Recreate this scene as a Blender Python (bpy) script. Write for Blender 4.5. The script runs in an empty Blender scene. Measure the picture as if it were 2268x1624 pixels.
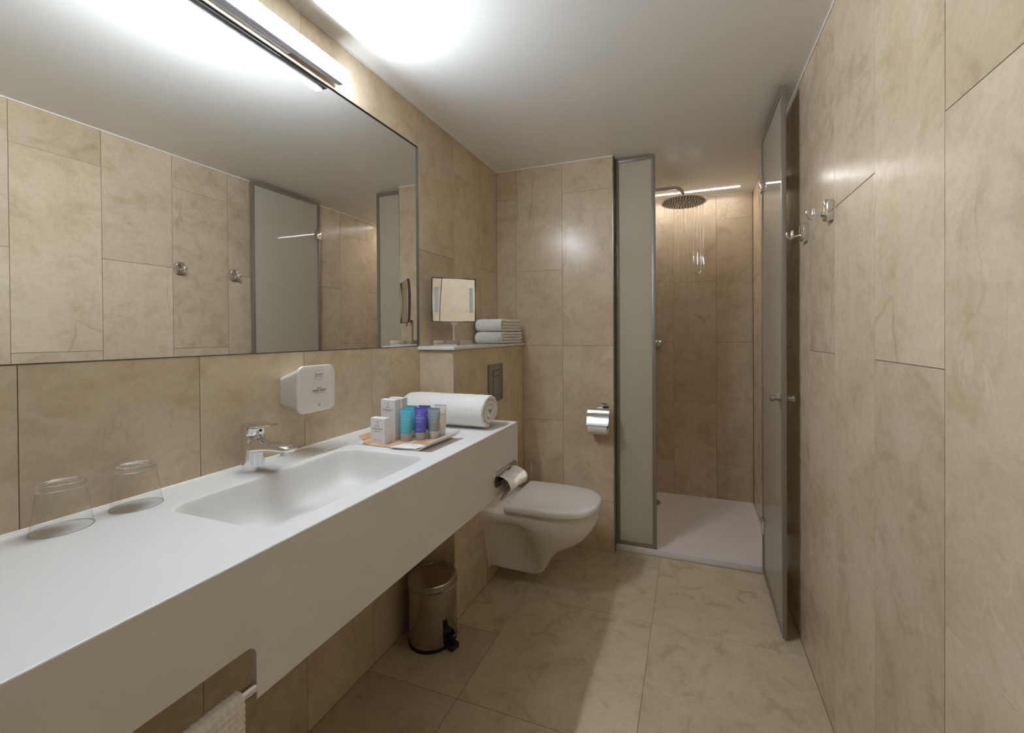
import bpy, bmesh, math, random
from mathutils import Vector, Matrix, noise
from mathutils.geometry import tessellate_polygon
random.seed(4)
PI = math.pi
sc = bpy.context.scene
C = sc.collection

# ------------------------------------------------------------------ camera, world, exposure
def rotm(yaw, p, r):
    return (Matrix.Rotation(yaw, 3, 'Z') @ Matrix.Rotation(p, 3, 'X') @ Matrix.Rotation(r, 3, 'Y'))
M3 = rotm(.34036, -.00681, .00628)
cam_d = bpy.data.cameras.new('camera'); cam = bpy.data.objects.new('camera', cam_d); C.objects.link(cam)
rx, fw, up = M3.col[0], M3.col[1], M3.col[2]
m = Matrix((( rx[0], up[0], -fw[0], 0), (rx[1], up[1], -fw[1], 0), (rx[2], up[2], -fw[2], 1.2717), (0, 0, 0, 1)))
cam.matrix_world = m
cam_d.sensor_width = 36; cam_d.lens = 933.14/2268*36
cam_d.shift_x = (1134-1199.92)/2268; cam_d.shift_y = (747.08-812)/2268
cam_d.clip_start = .02
sc.camera = cam
w = bpy.data.worlds.new('world'); sc.world = w; w.use_nodes = True
w.node_tree.nodes['Background'].inputs[0].default_value = (.5, .47, .42, 1)
w.node_tree.nodes['Background'].inputs[1].default_value = .1
sc.view_settings.view_transform = 'Standard'; sc.view_settings.look = 'None'
sc.view_settings.exposure = 1.36; sc.view_settings.gamma = 1; sc.view_settings.use_curve_mapping = False
sc.cycles.use_denoising = True
sc.cycles.max_bounces = 10; sc.cycles.diffuse_bounces = 6; sc.cycles.glossy_bounces = 6; sc.cycles.transmission_bounces = 8
sc.cycles.caustics_reflective = False; sc.cycles.caustics_refractive = False
sc.cycles.sample_clamp_indirect = 8
LAMP_E = 80.0        # strength of the vanity lamp's diffuser
LED_E = 17.0         # strength of the shower's ceiling strip

# ------------------------------------------------------------------ constants of the room (metres)
LX, XR = -1.160, .425            # left / right wall faces
BY, SY, YF = 2.434, 3.3975, -.95 # partition wall, shower rear wall, wall behind the camera
H = 2.3
MXP = -1.165                     # silvered face of the big mirror
COLX, COLY = -.985, 1.614        # boxed-in cistern column
CT, CX, CE, CB = .9162, -.670, 1.589, .679  # counter top height, front, far end, apron bottom

# ------------------------------------------------------------------ materials
def mat(name, col=(.8,.8,.8), rough=.5, metal=0., spec=.5, coat=0., coatr=.05, trans=0., ior=1.45, emit=None, es=0.):
    M = bpy.data.materials.new(name); M.use_nodes = True
    b = M.node_tree.nodes['Principled BSDF']
    b.inputs['Base Color'].default_value = (*col, 1); b.inputs['Roughness'].default_value = rough
    b.inputs['Metallic'].default_value = metal; b.inputs['Specular IOR Level'].default_value = spec
    b.inputs['Coat Weight'].default_value = coat; b.inputs['Coat Roughness'].default_value = coatr
    b.inputs['Transmission Weight'].default_value = trans; b.inputs['IOR'].default_value = ior
    if emit: b.inputs['Emission Color'].default_value = (*emit, 1); b.inputs['Emission Strength'].default_value = es
    return M
def N(M, t, **kw):
    n = M.node_tree.nodes.new(t)
    for k, v in kw.items():
        if k[0] == '_': n.inputs[k[1:]].default_value = v
        else: setattr(n, k, v)
    return n
def lk(M, a, b): M.node_tree.links.new(a, b)
def ramp(M, src, stops):
    r = N(M, 'ShaderNodeValToRGB'); e = r.color_ramp.elements
    while len(e) < len(stops): e.new(.5)
    for el, (p, c) in zip(e, stops): el.position = p; el.color = c if len(c) == 4 else (*c, 1)
    lk(M, src, r.inputs[0]); return r
def mixc(M, f, a, b, mode='MIX'):
    x = N(M, 'ShaderNodeMix', data_type='RGBA', blend_type=mode)
    for s, v in ((x.inputs[0], f), (x.inputs[6], a), (x.inputs[7], b)):
        if hasattr(v, 'links'): lk(M, v, s)
        elif isinstance(v, (int, float)): s.default_value = v
        else: s.default_value = (*v, 1) if len(v) == 3 else v
    return x.outputs[2]
def stone(name, base, dark, light, rough, veinstr=1.0, scale=1.0):
    M = mat(name, base, rough, spec=.32)
    b = M.node_tree.nodes['Principled BSDF']
    tc = N(M, 'ShaderNodeTexCoord'); oi = N(M, 'ShaderNodeObjectInfo')
    sx = N(M, 'ShaderNodeVectorMath', operation='SCALE'); sx.inputs[0].default_value = (31.3, 17.7, 23.1)
    lk(M, oi.outputs['Random'], sx.inputs['Scale'])
    ad = N(M, 'ShaderNodeVectorMath', operation='ADD'); lk(M, tc.outputs['Object'], ad.inputs[0]); lk(M, sx.outputs[0], ad.inputs[1])
    P = ad.outputs[0]
    def nz(s, det, rgh=.55, dist=0., vec=P):
        n = N(M, 'ShaderNodeTexNoise', _Scale=s*scale, _Detail=det, _Roughness=rgh, _Distortion=dist); lk(M, vec, n.inputs['Vector']); return n
    VM = N(M, 'ShaderNodeMapping'); lk(M, P, VM.inputs[0]); VM.inputs['Rotation'].default_value = (0, 0, .7); VM.inputs['Scale'].default_value = (1.5, .55, 1)
    cloud = nz(2.2, 4, .6, .6); mid = nz(9, 6, .65, .8); fine = nz(60, 5, .7)
    c = ramp(M, cloud.outputs[0], [(.3, dark), (.5, base), (.72, light)]).outputs[0]
    f2 = ramp(M, mid.outputs[0], [(.34, (.80,.77,.71)), (.52, (.97,.965,.955)), (.72, (1.0,1.0,1.0))]).outputs[0]
    c = mixc(M, .8, c, f2, 'MULTIPLY')
    f3 = ramp(M, fine.outputs[0], [(.3, (.86,.84,.80)), (.6, (1,1,1))]).outputs[0]
    c = mixc(M, .7, c, f3, 'MULTIPLY')
    # veins: thin ridges where a distorted noise crosses .5
    def vein(s, width, dist, thr):
        v = nz(s, 5, .52, dist*.5, vec=VM.outputs[0])
        sb = N(M, 'ShaderNodeMath', operation='SUBTRACT'); lk(M, v.outputs[0], sb.inputs[0]); sb.inputs[1].default_value = .5
        ab = N(M, 'ShaderNodeMath', operation='ABSOLUTE'); lk(M, sb.outputs[0], ab.inputs[0])
        mr = N(M, 'ShaderNodeMapRange'); lk(M, ab.outputs[0], mr.inputs[0]); mr.inputs[1].default_value = 0; mr.inputs[2].default_value = width
        mr.inputs[3].default_value = 1; mr.inputs[4].default_value = 0
        k = nz(s*1.7, 3, .5)
        mk = N(M, 'ShaderNodeMapRange'); lk(M, k.outputs[0], mk.inputs[0]); mk.inputs[1].default_value = thr; mk.inputs[2].default_value = thr+.1
        mu = N(M, 'ShaderNodeMath', operation='MULTIPLY'); lk(M, mr.outputs[0], mu.inputs[0]); lk(M, mk.outputs[0], mu.inputs[1])
        return mu.outputs[0]
    def fac(v, k):
        q = N(M, 'ShaderNodeMath', operation='MULTIPLY'); lk(M, v, q.inputs[0]); q.inputs[1].default_value = k; return q.outputs[0]
    c = mixc(M, fac(vein(1.3, .006, 1.2, .53), .55*veinstr), c, tuple(x*y for x, y in zip(dark, (.55,.45,.35))))
    c = mixc(M, fac(vein(4.5, .008, .9, .57), .35*veinstr), c, tuple(x*y for x, y in zip(dark, (.6,.5,.4))))
    c = mixc(M, fac(vein(3.1, .012, .7, .60), .45*veinstr), c, tuple(min(1, x*1.22) for x in light))
    # whole-tile tone
    hv = N(M, 'ShaderNodeMapRange'); lk(M, oi.outputs['Random'], hv.inputs[0]); hv.inputs[3].default_value = .94; hv.inputs[4].default_value = 1.05
    c2 = N(M, 'ShaderNodeVectorMath', operation='SCALE'); lk(M, c, c2.inputs[0]); lk(M, hv.outputs[0], c2.inputs['Scale'])
    lk(M, c2.outputs[0], b.inputs['Base Color'])
    rr = N(M, 'ShaderNodeMapRange'); lk(M, mid.outputs[0], rr.inputs[0]); rr.inputs[3].default_value = rough*.8; rr.inputs[4].default_value = rough*1.25
    lk(M, rr.outputs[0], b.inputs['Roughness'])
    return M
def bumpy(M, scale, strength, dist=.002, detail=3, coord='Object'):
    b = M.node_tree.nodes['Principled BSDF']
    tc = N(M, 'ShaderNodeTexCoord'); n = N(M, 'ShaderNodeTexNoise', _Scale=scale, _Detail=detail); lk(M, tc.outputs[coord], n.inputs['Vector'])
    bp = N(M, 'ShaderNodeBump', _Strength=strength, _Distance=dist); lk(M, n.outputs[0], bp.inputs['Height']); lk(M, bp.outputs[0], b.inputs['Normal'])
    return M
WALLST = stone('wall stone', (.67,.55,.40), (.60,.475,.325), (.72,.605,.46), .23, .75)
FLOORST = stone('floor stone', (.63,.54,.385), (.57,.475,.33), (.67,.58,.43), .28, .5)
GROUT = mat('grout', (.20,.165,.12), .8)
PLASTER = bumpy(mat('ceiling paint', (.89,.88,.86), .36, spec=.3), 9, .12, .01, 2)
CAULK = mat('white caulk', (.85,.83,.79), .5)
SOLID = bumpy(mat('white solid surface', (.75,.74,.725), .38, spec=.45), 30, .03, .001)
PORC = mat('white porcelain', (.80,.77,.74), .09, spec=.5, coat=.3)
LID = mat('white seat plastic', (.80,.77,.74), .22)
CHROME = mat('chrome', (.80,.80,.80), .05, metal=1)
CHROMED = mat('satin chrome', (.55,.55,.54), .22, metal=1)
STEEL = mat('brushed steel', (.50,.46,.42), .16, metal=1)
ALU = mat('anodised aluminium', (.30,.275,.235), .42, metal=.5)
ALUD = mat('dark grey lamp housing', (.30,.31,.34), .35, metal=.6)
ALUEDGE = mat('grey glass edge', (.10,.10,.085), .4)
FLUSH = mat('matt chrome plate', (.30,.295,.275), .35, metal=.7)
BLACK = mat('black plastic', (.012,.011,.010), .4)
DARK = mat('dark gap', (.02,.018,.015), .9)
MIRROR = mat('mirror silver', (.90,.905,.89), .004, metal=1)
GLASS = mat('clear glass', (.97,1,.98), .0, trans=1, ior=1.45)
def thin():
    M = bpy.data.materials.new('thin clear glass'); M.use_nodes = True
    nt = M.node_tree; nt.nodes.clear(); out = nt.nodes.new('ShaderNodeOutputMaterial')
    t = N(M, 'ShaderNodeBsdfTransparent'); t.inputs[0].default_value = (.975, .98, .965, 1)
    g = N(M, 'ShaderNodeBsdfGlossy'); g.inputs['Roughness'].default_value = .02
    lw = N(M, 'ShaderNodeLayerWeight', _Blend=.5); pw_ = N(M, 'ShaderNodeMath', operation='POWER'); lk(M, lw.outputs['Facing'], pw_.inputs[0]); pw_.inputs[1].default_value = 4
    fr = N(M, 'ShaderNodeMath', operation='MULTIPLY_ADD'); lk(M, pw_.outputs[0], fr.inputs[0]); fr.inputs[1].default_value = .6; fr.inputs[2].default_value = .04
    mx = N(M, 'ShaderNodeMixShader'); lk(M, fr.outputs[0], mx.inputs[0]); lk(M, t.outputs[0], mx.inputs[1]); lk(M, g.outputs[0], mx.inputs[2]); lk(M, mx.outputs[0], out.inputs[0]); return M
THINGLASS = thin()
WATER = mat('water', (1,1,1), .0, trans=1, ior=1.33)
TERRY = bumpy(mat('white terry', (.93,.92,.885), .95, spec=.1), 420, .9, .004, 3)
PAPER = mat('white paper', (.84,.82,.79), .8, spec=.2)
CARD = mat('white carton', (.80,.77,.76), .55, spec=.3)
INK = mat('grey print', (.10,.09,.085), .6)
WINK = mat('white print', (.62,.66,.74), .6)
TEAL = mat('teal tube', (.10,.47,.57), .34)
PURP = mat('purple tube', (.13,.125,.50), .34)
GREY = mat('grey green tube', (.30,.345,.345), .38)
CREAM = mat('off white tube', (.74,.70,.62), .38)
CAPM = mat('frosted clear cap', (.80,.80,.80), .3, trans=.55)
WPLAST = mat('glossy white plastic', (.80,.78,.745), .12, coat=.3)
WPLASTB = mat('white plastic body', (.74,.735,.69), .35)
SACHET = mat('white sachet film', (.84,.83,.86), .3)
TRAYWHITE = mat('tray white lacquer', (.78,.74,.68), .3)
LIGHTPANEL = mat('frosted light panel', (.42,.43,.47), .45)
NEARDOOR = mat('painted door', (.55,.50,.43), .5)
LAMPM = mat('lamp diffuser', (1,1,1), .5, emit=(.91, 1, 1.09), es=LAMP_E)
LAMPB = mat('lamp lower lens', (1,1,1), .5, emit=(.91, 1, 1.09), es=LAMP_E*.36)
LEDM = mat('shower strip diffuser', (1,1,1), .5, emit=(1, .97, .94), es=LED_E)
def wood():
    M = mat('bamboo veneer', (.55,.36,.2), .35)
    tc = N(M, 'ShaderNodeTexCoord'); mp = N(M, 'ShaderNodeMapping'); mp.inputs['Scale'].default_value = (90, 3, 90)
    lk(M, tc.outputs['Object'], mp.inputs[0]); n = N(M, 'ShaderNodeTexNoise', _Scale=1.6, _Detail=3); lk(M, mp.outputs[0], n.inputs['Vector'])
    r = ramp(M, n.outputs[0], [(.35, (.42,.245,.12)), (.5, (.60,.40,.235)), (.65, (.70,.52,.34))])
    lk(M, r.outputs[0], M.node_tree.nodes['Principled BSDF'].inputs['Base Color']); return M
WOOD = wood()
def frosted():
    M = bpy.data.materials.new('frosted glass'); M.use_nodes = True
    nt = M.node_tree; nt.nodes.clear(); out = nt.nodes.new('ShaderNodeOutputMaterial')
    p = N(M, 'ShaderNodeBsdfPrincipled'); p.inputs['Base Color'].default_value = (.70,.66,.55,1); p.inputs['Roughness'].default_value = .03
    p.inputs['Specular IOR Level'].default_value = .5
    t = N(M, 'ShaderNodeBsdfTranslucent'); t.inputs[0].default_value = (.66,.64,.54,1)
    mx = N(M, 'ShaderNodeMixShader'); mx.inputs[0].default_value = .38
    lk(M, p.outputs[0], mx.inputs[1]); lk(M, t.outputs[0], mx.inputs[2]); lk(M, mx.outputs[0], out.inputs[0]); return M
FROST = frosted()
def waffle():
    M = mat('white waffle cotton', (.80,.77,.72), .95, spec=.1); return bumpy(M, 300, .5, .003)
WAFFLE = waffle()

# ------------------------------------------------------------------ object helpers
def box(bm, x0, x1, y0, y1, z0, z1, bev=0, seg=2):
    r = bmesh.ops.create_cube(bm, size=1)
    bmesh.ops.scale(bm, vec=(x1-x0, y1-y0, z1-z0), verts=r['verts'])
    bmesh.ops.translate(bm, vec=((x0+x1)/2, (y0+y1)/2, (z0+z1)/2), verts=r['verts'])
    if bev:
        es = list({e for v in r['verts'] for e in v.link_edges})
        bmesh.ops.bevel(bm, geom=es, offset=bev, segments=seg, profile=.5, affect='EDGES')
    return bm
def B(*a, **k): return box(bmesh.new(), *a, **k)
def loft(bm, rings, closed=True, cap0=True, cap1=True):
    vs = [[bm.verts.new(p) for p in r] for r in rings]
    n = len(rings[0])
    for a, b in zip(vs, vs[1:]):
        for i in range(n if closed else n-1):
            j = (i+1) % n
            try: bm.faces.new((a[i], a[j], b[j], b[i]))
            except ValueError: pass
    if closed and cap0: bm.faces.new(list(reversed(vs[0])))
    if closed and cap1: bm.faces.new(vs[-1])
    return bm
def lathe(bm, prof, cx=0, cy=0, n=48, axis='Z', cap0=True, cap1=True):
    rings = []
    for r, h in prof:
        ring = []
        for i in range(n):
            a = 2*PI*i/n
            if axis == 'Z': ring.append((cx+r*math.cos(a), cy+r*math.sin(a), h))
            elif axis == 'X': ring.append((h, cx+r*math.cos(a), cy+r*math.sin(a)))
            else: ring.append((cx+r*math.sin(a), h, cy+r*math.cos(a)))
        rings.append(ring)
    return loft(bm, rings, True, cap0, cap1)
def tube(bm, pts, r, n=16, cap=True):
    pts = [Vector(p) for p in pts]; rings = []
    rs = r if isinstance(r, (list, tuple)) else [r]*len(pts)
    prev = None
    for i, p in enumerate(pts):
        t = (pts[min(i+1, len(pts)-1)]-pts[max(i-1, 0)]).normalized()
        if prev is None:
            u = t.orthogonal().normalized()
        else:
            u = (prev - t*prev.dot(t)).normalized()
        prev = u; v = t.cross(u)
        rings.append([p+(u*math.cos(2*PI*k/n)+v*math.sin(2*PI*k/n))*rs[i] for k in range(n)])
    return loft(bm, rings, True, cap, cap)
def rrect(w, h, r, seg=8):
    """counter-clockwise rounded rectangle around the origin"""
    out = []
    for cx_, cy_, a0 in ((w/2-r, h/2-r, 0), (-w/2+r, h/2-r, PI/2), (-w/2+r, -h/2+r, PI), (w/2-r, -h/2+r, 1.5*PI)):
        for k in range(seg+1):
            a = a0+PI/2*k/seg; out.append((cx_+r*math.cos(a), cy_+r*math.sin(a)))
    return out
def finish(bm, name, m_, smooth=True, ang=35):
    bmesh.ops.remove_doubles(bm, verts=bm.verts, dist=1e-6)
    bmesh.ops.recalc_face_normals(bm, faces=bm.faces)
    me = bpy.data.meshes.new(name); bm.to_mesh(me); bm.free()
    me.materials.append(m_)
    if smooth:
        for p in me.polygons: p.use_smooth = True
        me.set_sharp_from_angle(angle=math.radians(ang))
    return me
def tag(o, label=None, cat=None, group=None, kind=None):
    if label: o['label'] = label
    if cat: o['category'] = cat
    if group: o['group'] = group
    if kind: o['kind'] = kind
    return o
def thing(name, label, cat, loc=(0,0,0), rz=0, group=None):
    o = bpy.data.objects.new(name, None); o.empty_display_size = .02; C.objects.link(o)
    o.location = loc; o.rotation_euler = (0, 0, rz); return tag(o, label, cat, group)
def root_of(p):
    while p.parent: p = p.parent
    return p
def part(name, bm, m_, parent, world=True, smooth=True, label=None, kind=None, ang=35):
    """mesh child; world=True: bm is in room coordinates"""
    if world:
        r = root_of(parent)
        inv = (Matrix.Translation(r.location) @ Matrix.Rotation(r.rotation_euler.z, 4, 'Z')).inverted()
        bmesh.ops.transform(bm, matrix=inv, verts=bm.verts)
    o = bpy.data.objects.new(name, finish(bm, name, m_, smooth, ang)); C.objects.link(o); o.parent = parent
    return tag(o, label, kind=kind)
def single(name, bm, m_, label, cat, loc, group=None, smooth=True, kind=None):
    bmesh.ops.translate(bm, vec=-Vector(loc), verts=bm.verts)
    o = bpy.data.objects.new(name, finish(bm, name, m_, smooth)); C.objects.link(o); o.location = loc
    return tag(o, label, cat, group, kind)
def struct(name, bm, m_, smooth=False):
    o = bpy.data.objects.new(name, finish(bm, name, m_, smooth)); C.objects.link(o); o['kind'] = 'structure'; return o
def text_geo(bm, s, size, O_, U, V, align='CENTER', spacing=1.0, bold=0., surf=None):
    """flat lettering: O_ anchor, U right, V up (vectors)"""
    cu = bpy.data.curves.new('t', 'FONT'); cu.body = s; cu.size = size; cu.align_x = align; cu.resolution_u = 2
    cu.space_character = spacing; cu.offset = bold
    ob = bpy.data.objects.new('t', cu); C.objects.link(ob)
    me = bpy.data.meshes.new_from_object(ob.evaluated_get(bpy.context.evaluated_depsgraph_get()))
    bpy.data.objects.remove(ob)
    O_ = Vector(O_); U = Vector(U); V = Vector(V)
    vs = [bm.verts.new(surf(v.co.x, v.co.y) if surf else O_+U*v.co.x+V*v.co.y) for v in me.vertices]
    for p in me.polygons:
        try: bm.faces.new([vs[i] for i in p.vertices])
        except ValueError: pass
    bpy.data.meshes.remove(me); bpy.data.curves.remove(cu)
def strip(bm, pts, wd, f):
    """flat 2-D polyline strip of width wd mapped by f(x,y)"""
    for (x0, y0), (x1, y1) in zip(pts, pts[1:]):
        d = Vector((x1-x0, y1-y0)); 
        if d.length < 1e-9: continue
        n = Vector((-d.y, d.x)).normalized()*wd/2
        bm.faces.new([bm.verts.new(f(*q)) for q in ((x0+n.x, y0+n.y), (x0-n.x, y0-n.y), (x1-n.x, y1-n.y), (x1+n.x, y1+n.y))])

# ------------------------------------------------------------------ tiles
tile_cache = {}
GAP = .0016
def tile_mesh(w_, h_, m_, th=.012):
    k = (round(w_, 3), round(h_, 3), m_.name)
    if k in tile_cache: return tile_cache[k]
    bm = bmesh.new(); c = .0005; w2, h2 = k[0]-GAP, k[1]-GAP
    g = GAP/2
    rings = [[(g, g, -th), (g+w2, g, -th), (g+w2, g+h2, -th), (g, g+h2, -th)],
             [(g, g, -c), (g+w2, g, -c), (g+w2, g+h2, -c), (g, g+h2, -c)],
             [(g+c, g+c, 0), (g+w2-c, g+c, 0), (g+w2-c, g+h2-c, 0), (g+c, g+h2-c, 0)]]
    loft(bm, rings, cap0=False)
    tile_cache[k] = finish(bm, 'tile', m_, False); return tile_cache[k]
def put_tile(parent, a, b, z0, z1, plane, face, m_):
    """plane 'L': wall facing +x (a,b along y); 'R': facing -x; 'B': facing -y (a,b along x); 'F': facing +y; 'G': floor (a,b = x, z0,z1 = y)"""
    if b-a < .012 or z1-z0 < .012: return
    o = bpy.data.objects.new('tile', tile_mesh(b-a, z1-z0, m_)); C.objects.link(o); o.parent = parent
    jit = random.uniform(-.0002, .0002)
    X, Y = {'L': ((0,1,0), (0,0,1)), 'R': ((0,-1,0), (0,0,1)), 'B': ((1,0,0), (0,0,1)), 'F': ((-1,0,0), (0,0,1)), 'G': ((1,0,0), (0,1,0))}[plane]
    X = Vector(X); Y = Vector(Y); Z = X.cross(Y)
    org = {'L': (face+jit, a, z0), 'R': (face-jit, b, z0), 'B': (a, face-jit, z0), 'F': (b, face+jit, z0), 'G': (a, z0, face)}[plane]
    o.matrix_local = Matrix(((X.x, Y.x, Z.x, org[0]), (X.y, Y.y, Z.y, org[1]), (X.z, Y.z, Z.z, org[2]), (0, 0, 0, 1)))
ZA = [0, .295, 1.2045, 2.116, H]; ZB = [0, .750, 1.6615, H]
def tile_wall(parent, cols, plane, face, zlo=0., zhi=H, m_=None, holes=(), za=None):
    """cols: list of (a, b, 'A'|'B'); holes: rectangles (a0,a1,z0,z1) left free of tile"""
    for a, b, k in cols:
        zs = [z for z in ((za or ZA) if k == 'A' else ZB)]
        zs = sorted({max(zlo, min(zhi, z)) for z in zs})
        for z0, z1 in zip(zs, zs[1:]):
            if z1-z0 < .01: continue
            segs = [(a, b, z0, z1)]
            for h in holes:
                new = []
                for s in segs:
                    a0, a1, c0, c1 = s
                    if h[1] <= a0+1e-4 or h[0] >= a1-1e-4 or h[3] <= c0+1e-4 or h[2] >= c1-1e-4: new.append(s); continue
                    if c0 < h[2]: new.append((a0, a1, c0, h[2]))
                    if c1 > h[3]: new.append((a0, a1, h[3], c1))
                    m0, m1 = max(c0, h[2]), min(c1, h[3])
                    if a0 < h[0]: new.append((a0, h[0], m0, m1))
                    if a1 > h[1]: new.append((h[1], a1, m0, m1))
                segs = new
            for s in segs: put_tile(parent, s[0], s[1], s[2], s[3], plane, face, m_ or WALLST)
MIR = (-.30, COLY-.002, 1.2215, 2.1225)   # y0,y1,z0,z1 of the mirror recess
G = .0013  # grout sits this far behind the tile faces
bm = bmesh.new()
xg = LX-G; xb = LX-.12
box(bm, xb, xg, YF-.1, MIR[0], 0, H); box(bm, xb, xg, MIR[1], SY+.1, 0, H)
box(bm, xb, xg, MIR[0], MIR[1], 0, MIR[2]); box(bm, xb, xg, MIR[0], MIR[1], MIR[3], H)
box(bm, xb, MXP-.006, MIR[0], MIR[1], MIR[2], MIR[3])
box(bm, LX-.001, COLX-G, COLY+G, BY-.001, 0, 1.2045)                           # core of the boxed-in column
wall_left = struct('wall_left', bm, GROUT)
ys = [YF]+[.4049+.30275*i for i in range(-4, 10)]
lc = [(a, min(b, BY), 'AB'[(i) % 2]) for i, (a, b) in enumerate(zip(ys, ys[1:])) if a < BY]
# column [1.614,1.917] must be B
for i, (a, b, k) in enumerate(lc):
    if abs(a-1.6159) < .01: flip = (k != 'B')
lc = [(a, b, ('B' if k == 'A' else 'A') if flip else k) for a, b, k in lc]
near = [c for c in lc if c[0] < MIR[1]-.05]; far = [c for c in lc if c[0] >= MIR[1]-.05]
tile_wall(wall_left, near, 'L', LX, holes=[MIR], za=[0, .295, MIR[2], MIR[3], H])
tile_wall(wall_left, far, 'L', LX, holes=[MIR, (COLY, BY, 0, 1.2045)])
ys2 = [BY+.07]+[2.22+.303*i for i in range(1, 4)]+[SY]
tile_wall(wall_left, [(a, b, 'AB'[i % 2]) for i, (a, b) in enumerate(zip(ys2, ys2[1:])) if b > a], 'L', LX)
# column faces: side (facing the room) and near end
cols = [(COLY, 1.927, 'A'), (1.927, 2.244, 'A'), (2.244, BY, 'A')]
tile_wall(wall_left, cols, 'L', COLX, zhi=1.204)
tile_wall(wall_left, [(LX, COLX, 'B')], 'B', COLY, zhi=1.204)

wall_right = struct('wall_right', B(XR+G, XR+.12, YF-.1, SY+.1, 0, H), GROUT)
ysr = [YF]+[.9443+.3024*i for i in range(-6, 9)]
rc = [(a, min(b, SY), 'AB'[i % 2]) for i, (a, b) in enumerate(zip(ysr, ysr[1:])) if a < SY]
for a, b, k in rc:
    if abs(a-.9443) < .01: flip = (k != 'A')
rc = [(a, b, ('B' if k == 'A' else 'A') if flip else k) for a, b, k in rc]
tile_wall(wall_right, rc, 'R', XR)

wall_back = struct('wall_back', B(LX, -.422-G, BY+G, BY+.07-G, 0, H), GROUT)
bc = [(LX, -1.030, 'A'), (-1.030, -.728, 'B'), (-.728, -.4225, 'A')]
tile_wall(wall_back, bc, 'B', BY, holes=[(LX, COLX, 0, 1.2045)])
tile_wall(wall_back, bc, 'F', BY+.07)
# stone return at the partition's end and its metal corner trim
trim = struct('trim_1', B(-.4235, -.4205, BY-.001, BY+.004, 0, H), CHROMED)
trim2 = struct('trim_2', B(-.4235, -.4190, BY+.004, BY+.07, 0, H), ALU)

wall_rear = struct('wall_rear', B(LX-.1, XR+.1, SY+G, SY+.1, 0, H), GROUT)
xs = [LX, -1.03, -.731, -.4285, -.1255, .180, XR]
tile_wall(wall_rear, [(a, b, 'BABABA'[i]) for i, (a, b) in enumerate(zip(xs, xs[1:]))], 'B', SY)
wall_front = struct('wall_front', B(LX-.1, XR+.1, YF-.1, YF-G, 0, H), GROUT)
tile_wall(wall_front, [(LX, -.85, 'A'), (-.85, -.55, 'B')], 'F', YF)
tile_wall(wall_front, [(-.55, -.2475, 'A'), (-.2475, .055, 'B'), (.055, .3575, 'A')], 'F', YF, zlo=2.07)
d1 = struct('door_1', B(-.545, .355, YF-.02, YF+.012, .005, 2.068, bev=.002), NEARDOOR)
hb = bmesh.new(); tube(hb, [(-.47, YF+.012, 1.02), (-.47, YF+.06, 1.02), (-.46, YF+.066, 1.02), (-.36, YF+.066, 1.02)], .009, 12)
part('door_handle', hb, CHROME, d1)

floor = struct('floor', B(LX-.1, XR+.1, YF-.1, SY+.1, -.1, -.0012), GROUT)
fxs = [LX, -.7755, -.1664, XR]; fys = [YF, -.549, .060, .6693, 1.2786, 1.8945, 2.475]
for x0, x1 in zip(fxs, fxs[1:]):
    for y0, y1 in zip(fys, fys[1:]):
        if x1 < COLX+.25 and x0 == LX and y1 > COLY:        # keep clear of the column
            if y0 < COLY: put_tile(floor, x0, x1, y0, COLY, 'G', 0, FLOORST); put_tile(floor, COLX, x1, COLY, y1, 'G', 0, FLOORST)
            else: put_tile(floor, COLX, x1, y0, min(y1, BY), 'G', 0, FLOORST)
        else: put_tile(floor, x0, x1, y0, y1, 'G', 0, FLOORST)

LEDY = 3.252
bm = bmesh.new()   # ceiling with a slot for the LED strip
box(bm, LX-.1, XR+.1, YF-.1, LEDY-.010, H, H+.1); box(bm, LX-.1, XR+.1, LEDY+.010, SY+.1, H, H+.1)
box(bm, LX-.1, -1.03, LEDY-.010, LEDY+.010, H, H+.1); box(bm, .327, XR+.1, LEDY-.010, LEDY+.010, H, H+.1)
box(bm, -1.03, .327, LEDY-.010, LEDY+.010, H+.02, H+.1)
ceiling = struct('ceiling', bm, PLASTER)
def trimn(n, *a): return struct('trim_%d' % n, B(*a), CAULK)
c_ = .005
trimn(3, LX, LX+c_, YF, BY, H-c_, H); trimn(4, XR-c_, XR, YF, SY, H-c_, H); trimn(5, LX, -.422, BY-c_, BY, H-c_, H)
trimn(6, LX, XR, SY-c_, SY, H-c_, H)

# ------------------------------------------------------------------ lights of the room
lamp = thing('wall_lamp', 'bright white linear vanity lamp mounted over the large mirror', 'lamp', (LX, .80, 2.131))
LY0, LY1 = .50, 1.141
part('diffuser', B(-1.104, -1.092, LY0, LY1, 2.131, 2.171, bev=.0015), LAMPM, lamp)
part('lower_lens', B(-1.116, -1.1045, LY0, LY1, 2.1312, 2.1705), LAMPB, lamp)
bm = B(-1.140, -1.1165, LY0, LY1, 2.1315, 2.1705, bev=.001); box(bm, -1.1385, -1.0925, LY0+.0005, LY1-.0005, 2.1712, 2.1728)
part('housing', bm, ALUD, lamp)
part('mounting_box', B(LX, -1.1405, .64, .96, 2.1315, 2.165, bev=.001), ALUD, lamp)
led = thing('ceiling_light_strip', 'long thin LED strip set into the shower ceiling', 'light', (-.35, LEDY, H))
part('diffuser', B(-1.028, .325, LEDY-.009, LEDY+.009, H-.0015, H+.004), LEDM, led)
part('channel', B(-1.029, .326, LEDY-.0095, LEDY+.0095, H+.005, H+.018), ALUD, led)

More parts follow.
